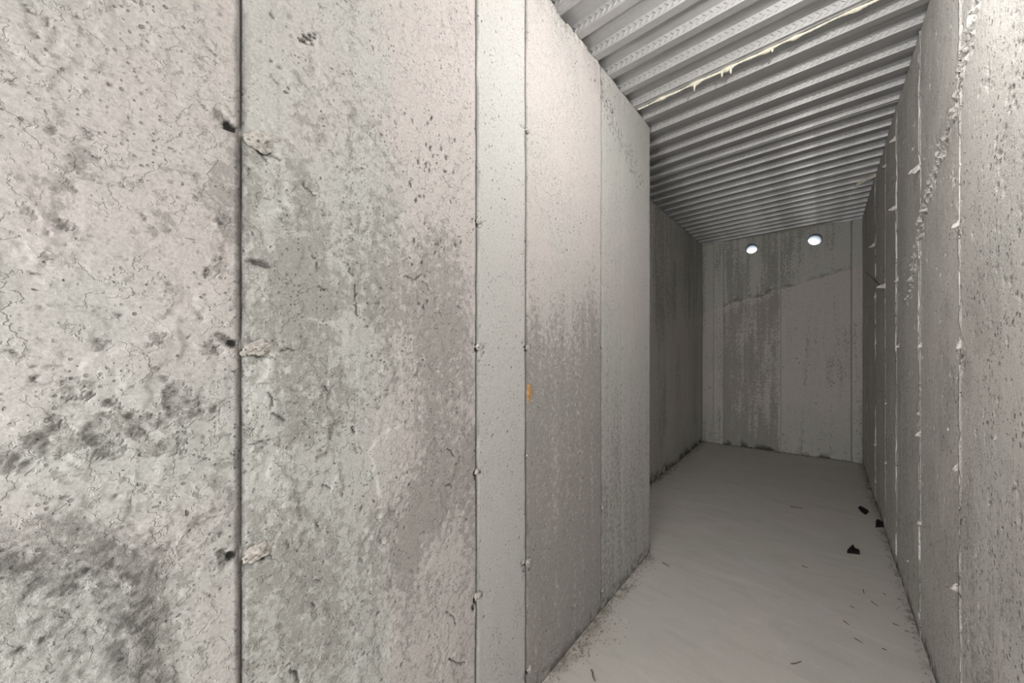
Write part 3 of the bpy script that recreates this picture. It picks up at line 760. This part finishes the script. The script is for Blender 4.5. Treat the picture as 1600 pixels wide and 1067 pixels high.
# ================================================================== FLOOR
fF = lambda U, V, h: np.stack([U, V, h], -1)
def floor_tile(u0, u1, v0, v1, d):
    P = Panel(u0, u1, v0, v1, d, d)
    U, V = P.U, P.V
    P.h += .004 * (fbm(U, V, 1.3, 171, 3) - .5) - .002; P.dirt *= 0
    P.h += .0003 * (fbm(U, V, 3, 172, 4, .5, 9) - .5)
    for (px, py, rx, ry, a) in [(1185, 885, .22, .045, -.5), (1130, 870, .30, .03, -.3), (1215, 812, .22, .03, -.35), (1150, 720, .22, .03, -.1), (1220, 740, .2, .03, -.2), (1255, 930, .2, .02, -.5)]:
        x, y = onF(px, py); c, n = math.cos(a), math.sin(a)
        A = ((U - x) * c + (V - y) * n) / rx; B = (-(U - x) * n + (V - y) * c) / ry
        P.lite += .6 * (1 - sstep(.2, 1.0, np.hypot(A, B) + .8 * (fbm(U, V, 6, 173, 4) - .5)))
    edge = np.minimum(np.where(V < YC, U - XL, U - XREC), XR - U)
    P.dirt = np.maximum(P.dirt, .6 * sstep(.05, .0, edge + .07 * (fbm(U, V, 8, 174, 4) - .5)) * sstep(.42, .62, fbm(U, V, 32, 175, 4)))
    
    return P
fl = link('floor', box_mesh('floor', XREC - .2, XR + .2, YREAR - .2, YBR + .2, -.15, -.008), M_FLOOR)
setp(fl, 'smooth trowelled pale grey concrete floor with dusty edges', 'floor', kind='structure')
floor_tile(XREC - .015, XR + .015, YREAR - .2, YBR + .02, .0085).build('slab_surface', fF, M_FLOOR, fl, .02)

# ================================================================== CEILING: steel deck
ce = link('ceiling', box_mesh('ceiling', -.80, 1.16, YREAR - .3, YBR + .3, .0385, .16), M_FAR)
ce.location = (XL + .2, 0, HL + HS * .2); ce.rotation_euler = (0, -math.atan(HS), 0)
setp(ce, 'corrugated galvanised steel deck ceiling with ribs running across the passage', 'ceiling', kind='structure')
PITCH, DEP, WEB, FLG = .151, .038, .008, .036
def rib_mesh(name, lap=False, x0=-.76, x1=1.05):
    g = FLG + (.006 if lap else 0)
    t = .0012
    out = [(-WEB, DEP), (0, 0), (g, 0), (g + WEB, DEP)]
    inn = [(g + WEB - t * 1.4, DEP), (g - t, t), (t, t), (-WEB + t * 1.4, DEP)]
    prof = out + inn
    V = [(x, y, z) for x in (x0, x1) for (y, z) in prof]; n = len(prof); F = []
    for k in range(n): F.append((k, n + k, n + (k + 1) % n, (k + 1) % n))
    F.append((0, 7, 6, 1)); F.append((1, 6, 5, 2)); F.append((2, 5, 4, 3))
    F += [tuple(n + i for i in reversed(f)) for f in F[-3:]]
    if lap:                                               # the overlapping edge of the next sheet
        b = len(V); q = [(g * .42, -.0022), (g + .001, -.0022), (g + WEB * .5 + .002, DEP * .45), (g + WEB * .5, DEP * .45), (g - .0005, 0.0003), (g * .42, 0.0003)]
        V += [(x, y, z) for x in (x0, x1) for (y, z) in q]; m = len(q)
        for k in range(m): F.append((b + k, b + m + k, b + m + (k + 1) % m, b + (k + 1) % m))
    # embossed chevrons on the web that faces along the passage
    def on_web(x, s, lift):                                # s 0..1 up the web
        L = math.hypot(WEB, DEP); ny, nz = -DEP / L, -WEB / L
        return (x, -WEB * s + ny * lift, DEP * s + nz * lift)
    step = .0250; k = 0; x = x0 + .02
    while x < x1 - .02:
        for (sa, sb) in ((.22, .50), (.78, .50)):
            b = len(V); wdt = .0090; tip = .013
            for lift in (-.0002, .0048):
                in_ = .0012 if lift > 0 else 0
                V += [on_web(x + in_, sa, lift), on_web(x + wdt - in_, sa, lift), on_web(x + tip + wdt - in_, sb, lift), on_web(x + tip + in_, sb, lift)]
            F += [(b+4, b+5, b+6, b+7), (b, b+1, b+5, b+4), (b+1, b+2, b+6, b+5), (b+2, b+3, b+7, b+6), (b+3, b, b+4, b+7)]
        x += step
    me = mesh_from(name, V, F)
    bm = bmesh.new(); bm.from_mesh(me); bmesh.ops.recalc_face_normals(bm, faces=bm.faces); bm.to_mesh(me); bm.free()
    me.materials.append(M_STEEL)
    return me
rm, rml = rib_mesh('deck_rib'), rib_mesh('deck_rib_lap', True)
Y0 = 1.920                                               # near lower edge of the rib at the foamed sheet joint
sheets = {}
for k in range(-21, 23):
    sidx = (k - 1) // 6                                    # joints at k = 0, 6, 12 ...
    if sidx not in sheets:
        ya = max(YREAR - .25, Y0 + (6 * sidx + 1) * PITCH - .04); yb = min(YBR + .25, Y0 + (6 * sidx + 7) * PITCH - .04)
        s_ = link('deck_sheet', box_mesh('deck_sheet', -.76, 1.05, ya + .0006, yb - .0006, DEP - .0012, DEP + .0004), M_STEEL, ce)
        sheets[sidx] = s_
    o = link('deck_rib', rml if k % 6 == 0 else rm, None, sheets[sidx])
    o.location = (0, Y0 + k * PITCH, 0)

# foam bead squeezed out along the sheet joint
def foam():
    rng = np.random.RandomState(9); bm = bmesh.new()
    n, seg = 10, 240; rings = []
    x0, x1 = XL + .01, XR - .005
    for s in range(seg + 1):
        t = s / seg; x = x0 + (x1 - x0) * t
        blobs = sum(a * math.exp(-((t - c) / w_) ** 2) for c, a, w_ in ((.27, .010, .020), (.39, .010, .026), (.53, .007, .02), (.62, .005, .012), (.12, .005, .02), (.80, .004, .02)))
        r = .0068 + blobs + .0022 * math.sin(t * 61 + 1) * math.sin(t * 23) + rng.uniform(-.0016, .0016)
        ring = []
        for k in range(n):
            a = 2 * math.pi * k / n
            ring.append(bm.verts.new((x, Y0 + FLG * .95 + r * math.cos(a) * .9 + .002 * math.sin(t * 40), deck_z(x) - .002 + min(.004, r * math.sin(a) * .75) - .35 * blobs)))
        rings.append(ring)
    for a, b in zip(rings[:-1], rings[1:]):
        for k in range(n): bm.faces.new((a[k], a[(k+1) % n], b[(k+1) % n], b[k]))
    bm.faces.new(rings[0]); bm.faces.new(rings[-1])
    # two small drips
    bmesh.ops.recalc_face_normals(bm, faces=bm.faces)
    me = bpy.data.meshes.new('foam_bead'); bm.to_mesh(me); bm.free()
    me.polygons.foreach_set('use_smooth', [True] * len(me.polygons))
    return me
fo = link('foam_bead', foam(), M_FOAM)
setp(fo, 'lumpy cream foam sealant bead along a joint of the steel deck', 'sealant')
for j, (t, ln) in enumerate(((.262, .024), (.372, .016), (.405, .018), (.55, .010))):
    x = XL + .01 + (XR - XL - .015) * t
    me = lump_mesh('drip', 90 + j, .0045, .0045, ln, 2, .3)
    o = link('drip', me, M_FOAM, fo); o.location = (x, Y0 + FLG * .85, deck_z(x) - .010 - ln * .5)

# bent strip hanging from the deck beside the spurred wall
def strip():
    P_ = [Vector(XYZ) for XYZ in STRIP]; V = []; F = []
    wv = Vector((.25, .35, .9)).normalized() * .016
    for p, s in zip(P_, (1.0, 1.1, 1.0, .9, .5)):
        n = Vector((.002, 0, .002))
        V += [p - wv * s - n, p + wv * s - n, p + wv * s + n, p - wv * s + n]
    for q in range(len(P_) - 1):
        for k in range(4): F.append((q*4+k, q*4+(k+1) % 4, q*4+4+(k+1) % 4, q*4+4+k))
    F += [(3,2,1,0), tuple(range(len(V)-4, len(V)))]
    return mesh_from('hanging_strip', V, F)
ys = onR(1369, 300)[0]
STRIP = [(XR + .004, ys, deck_z(XR) - .012), (XR - .06, ys + .01, deck_z(XR) - .030), (XR - .115, ys + .02, deck_z(XR) - .050), (XR - .135, ys + .03, deck_z(XR) - .10), (XR - .16, ys + .04, deck_z(XR) - .155)]
o = link('hanging_strip', strip(), M_STRAP); setp(o, 'bent dusty strip hanging from the deck beside the spurred concrete wall', 'strip')

# ================================================================== THINGS ON THE FLOOR
def shard(pts, name, label, th=.012):
    P_ = [onF(*p) for p in pts]; cx = sum(p[0] for p in P_) / len(P_); cy = sum(p[1] for p in P_) / len(P_)
    n = len(P_); V = [(x - cx, y - cy, 0) for x, y in P_] + [((x - cx) * .86, (y - cy) * .86, th * (1 + .5 * math.sin(i * 2.1))) for i, (x, y) in enumerate(P_)]
    F = [tuple(range(n - 1, -1, -1)), tuple(range(n, 2 * n))] + [(i, (i+1) % n, n + (i+1) % n, n + i) for i in range(n)]
    o = link(name, mesh_from(name, V, F), M_BLACK); o.location = (cx, cy, .0005)
    setp(o, label, 'shard', 'black shards on the floor')
shard([(1340.5, 793.5), (1344, 793), (1356.5, 797.5), (1357.5, 800), (1352.5, 804.5), (1346, 800)], 'black_shard', 'narrow black shard on the floor, tapering to one end, lying clear of the wall')
shard([(1368.5, 813.5), (1372, 814), (1384, 820.5), (1383, 823.5), (1368, 824)], 'black_shard', 'black wedge-shaped shard on the floor with its tip touching the wall')
shard([(1323.5, 861), (1332.5, 853.5), (1336, 857), (1343.5, 861.5), (1343.5, 866.5), (1333, 865), (1323.5, 864)], 'black_shard', 'largest black shard on the floor, a peaked three-cornered piece')

def twig(a, b, rad, label):
    A, B = Vector(onF(*a) + (0,)), Vector(onF(*b) + (0,)); D = B - A; L = D.length; D.normalize(); S = Vector((-D.y, D.x, 0))
    V = []; F = []; n = 6; segs = 4; rr = random.Random(int(a[0] * 7 + a[1]))
    for s in range(segs + 1):
        t = s / segs; c = D * (L * (t - .5)) + S * (rr.uniform(-.06, .06) * L if 0 < s < segs else 0); r = rad * (1 - .35 * t)
        for k in range(n):
            q = 2 * math.pi * k / n; V.append(c + S * (r * math.cos(q)) + Vector((0, 0, r + r * math.sin(q) * .95)))
    for s in range(segs):
        for k in range(n): F.append((s*n+k, s*n+(k+1) % n, (s+1)*n+(k+1) % n, (s+1)*n+k))
    F += [tuple(range(n-1, -1, -1)), tuple(range(segs*n, segs*n+n))]
    o = link('twig', mesh_from('twig', V, F), M_TWIG); o.location = (A + B) / 2 + Vector((0, 0, -.001))
    setp(o, label, 'twig', 'dry twigs scattered on the floor')
TW = 'tiny dark twig sliver lying in the scatter of bits beside the black shards'
twig((1236, 1037), (1252, 1033.5), .0016, 'straight dark twig lying alone in the open middle of the floor')
twig((1235, 791.5), (1255, 794), .0022, 'thin twig on the floor between the set-back wall and the black shards')
twig((924, 1047), (930, 1064), .0024, 'bent twig on the floor close to the foot of the pitted pale wall')
twig((1035, 879), (1046, 885), .0022, 'short twig on the floor just past the corner of the pitted wall')
for a, b in [((1361, 939), (1372, 947)), ((1318, 970), (1327, 976)), ((1335, 997), (1348, 1005)), ((1329, 947), (1335, 950)), ((1402, 935), (1409, 938)), ((1414, 985), (1421, 988)), ((1425, 974), (1432, 977)), ((1395, 974), (1406, 978)),
             ((1348, 921), (1350, 927)), ((1380, 927), (1384, 929)), ((1378, 1013), (1386, 1016)), ((1253, 884), (1263, 887))]:
    twig(a, b, .0018, TW)
# crumbs of concrete along the foot of the walls
def crumbs(spots, seed):
    rng = np.random.RandomState(seed); V = []; F = []
    for (x, y, r) in spots:
        b = len(V); j = rng.uniform(.6, 1.3, (6,))
        for q, (dx, dy, dz) in enumerate(((1,0,.4), (-1,0,.5), (0,1,.45), (0,-1,.4), (0,0,1.1), (0,0,-.3))):
            V.append((x + dx * r * j[q], y + dy * r * j[q], dz * r * j[q]))
        F += [(b+4, b, b+2), (b+4, b+2, b+1), (b+4, b+1, b+3), (b+4, b+3, b), (b+5, b+2, b), (b+5, b+1, b+2), (b+5, b+3, b+1), (b+5, b, b+3)]
    return mesh_from('concrete_crumbs', V, F)
rng = np.random.RandomState(5)
sp_l = [(XL + .008 + abs(rng.normal(0, .026)), rng.uniform(.2, YC - .02), rng.uniform(.0012, .0042)) for k in range(800)]
for (px, py, n, s_) in [(935, 985, 150, 16), (905, 1015, 110, 10), (945, 950, 70, 9), (1010, 872, 70, 7)]:
    for k in range(n):
        x, y = onF(px + rng.normal(0, s_), py + rng.normal(0, s_ * .8)); sp_l.append((max(x, XL + .008), y, rng.uniform(.001, .0042)))
sp_r = []
for k in range(420):
    y = rng.uniform(1.2, YBL - .05)
    if abs(y - onF(1376, 820)[1]) > .12: sp_r.append((xr(y) - .009 - abs(rng.normal(0, .014)), y, rng.uniform(.0015, .0045)))
sp_c = [(XREC + .012 + abs(rng.normal(0, .03)), rng.uniform(YC + .05, YBL - .05), rng.uniform(.002, .007)) for k in range(260)]
sp_b = []
for k in range(240):
    p = Vector(ORG) + BD * rng.uniform(.03, BLEN - .05) + BN * (.014 + abs(rng.normal(0, .022))); sp_b.append((p.x, p.y, rng.uniform(.002, .009)))
for sp_, lb in ((sp_l, 'crumbs of broken concrete along the foot of the pitted pale wall'), (sp_r, 'grit along the foot of the wall with mortar spurs'),
                (sp_c, 'grit along the foot of the set-back dark wall'), (sp_b, 'dark crumbs along the foot of the end wall with vents')):
    o = link('concrete_crumbs', crumbs(sp_, len(sp_)), M_CRUMB); setp(o, lb, 'debris', kind='stuff')

# ================================================================== CEILING LAMP (above the camera, out of the picture)
lz = deck_z(BULB[0])
la = bpy.data.objects.new('ceiling_lamp', None); la.location = (BULB[0], BULB[1], lz); COL.objects.link(la)
setp(la, 'bare bulb in a white porcelain socket hanging below the steel deck', 'lamp')
def lathe(name, prof, N=24):
    V = [(r * math.cos(2*math.pi*k/N), r * math.sin(2*math.pi*k/N), z) for r, z in prof for k in range(N)]; F = []
    for s in range(len(prof) - 1):
        for k in range(N): F.append((s*N+k, s*N+(k+1) % N, (s+1)*N+(k+1) % N, (s+1)*N+k))
    F += [tuple(range(N)), tuple(range((len(prof)-1)*N, len(prof)*N))]
    me = mesh_from(name, V, F, True)
    bm = bmesh.new(); bm.from_mesh(me); bmesh.ops.recalc_face_normals(bm, faces=bm.faces); bm.to_mesh(me); bm.free()
    return me
dz = lz - BULB[2]
link('stem', lathe('stem', [(.008, 0), (.008, -(dz - .09))], 12), M_SOCKET, la)
link('socket', lathe('socket', [(.03, -(dz - .10)), (.028, -(dz - .06)), (.018, -(dz - .035))]), M_SOCKET, la)
link('bulb', lathe('bulb', [(.013, -(dz - .034)), (.018, -(dz - .025)), (.030, -(dz - .008)), (.034, -(dz + .006)), (.030, -(dz + .022)), (.018, -(dz + .033)), (.004, -(dz + .037))]), M_BULB, la)
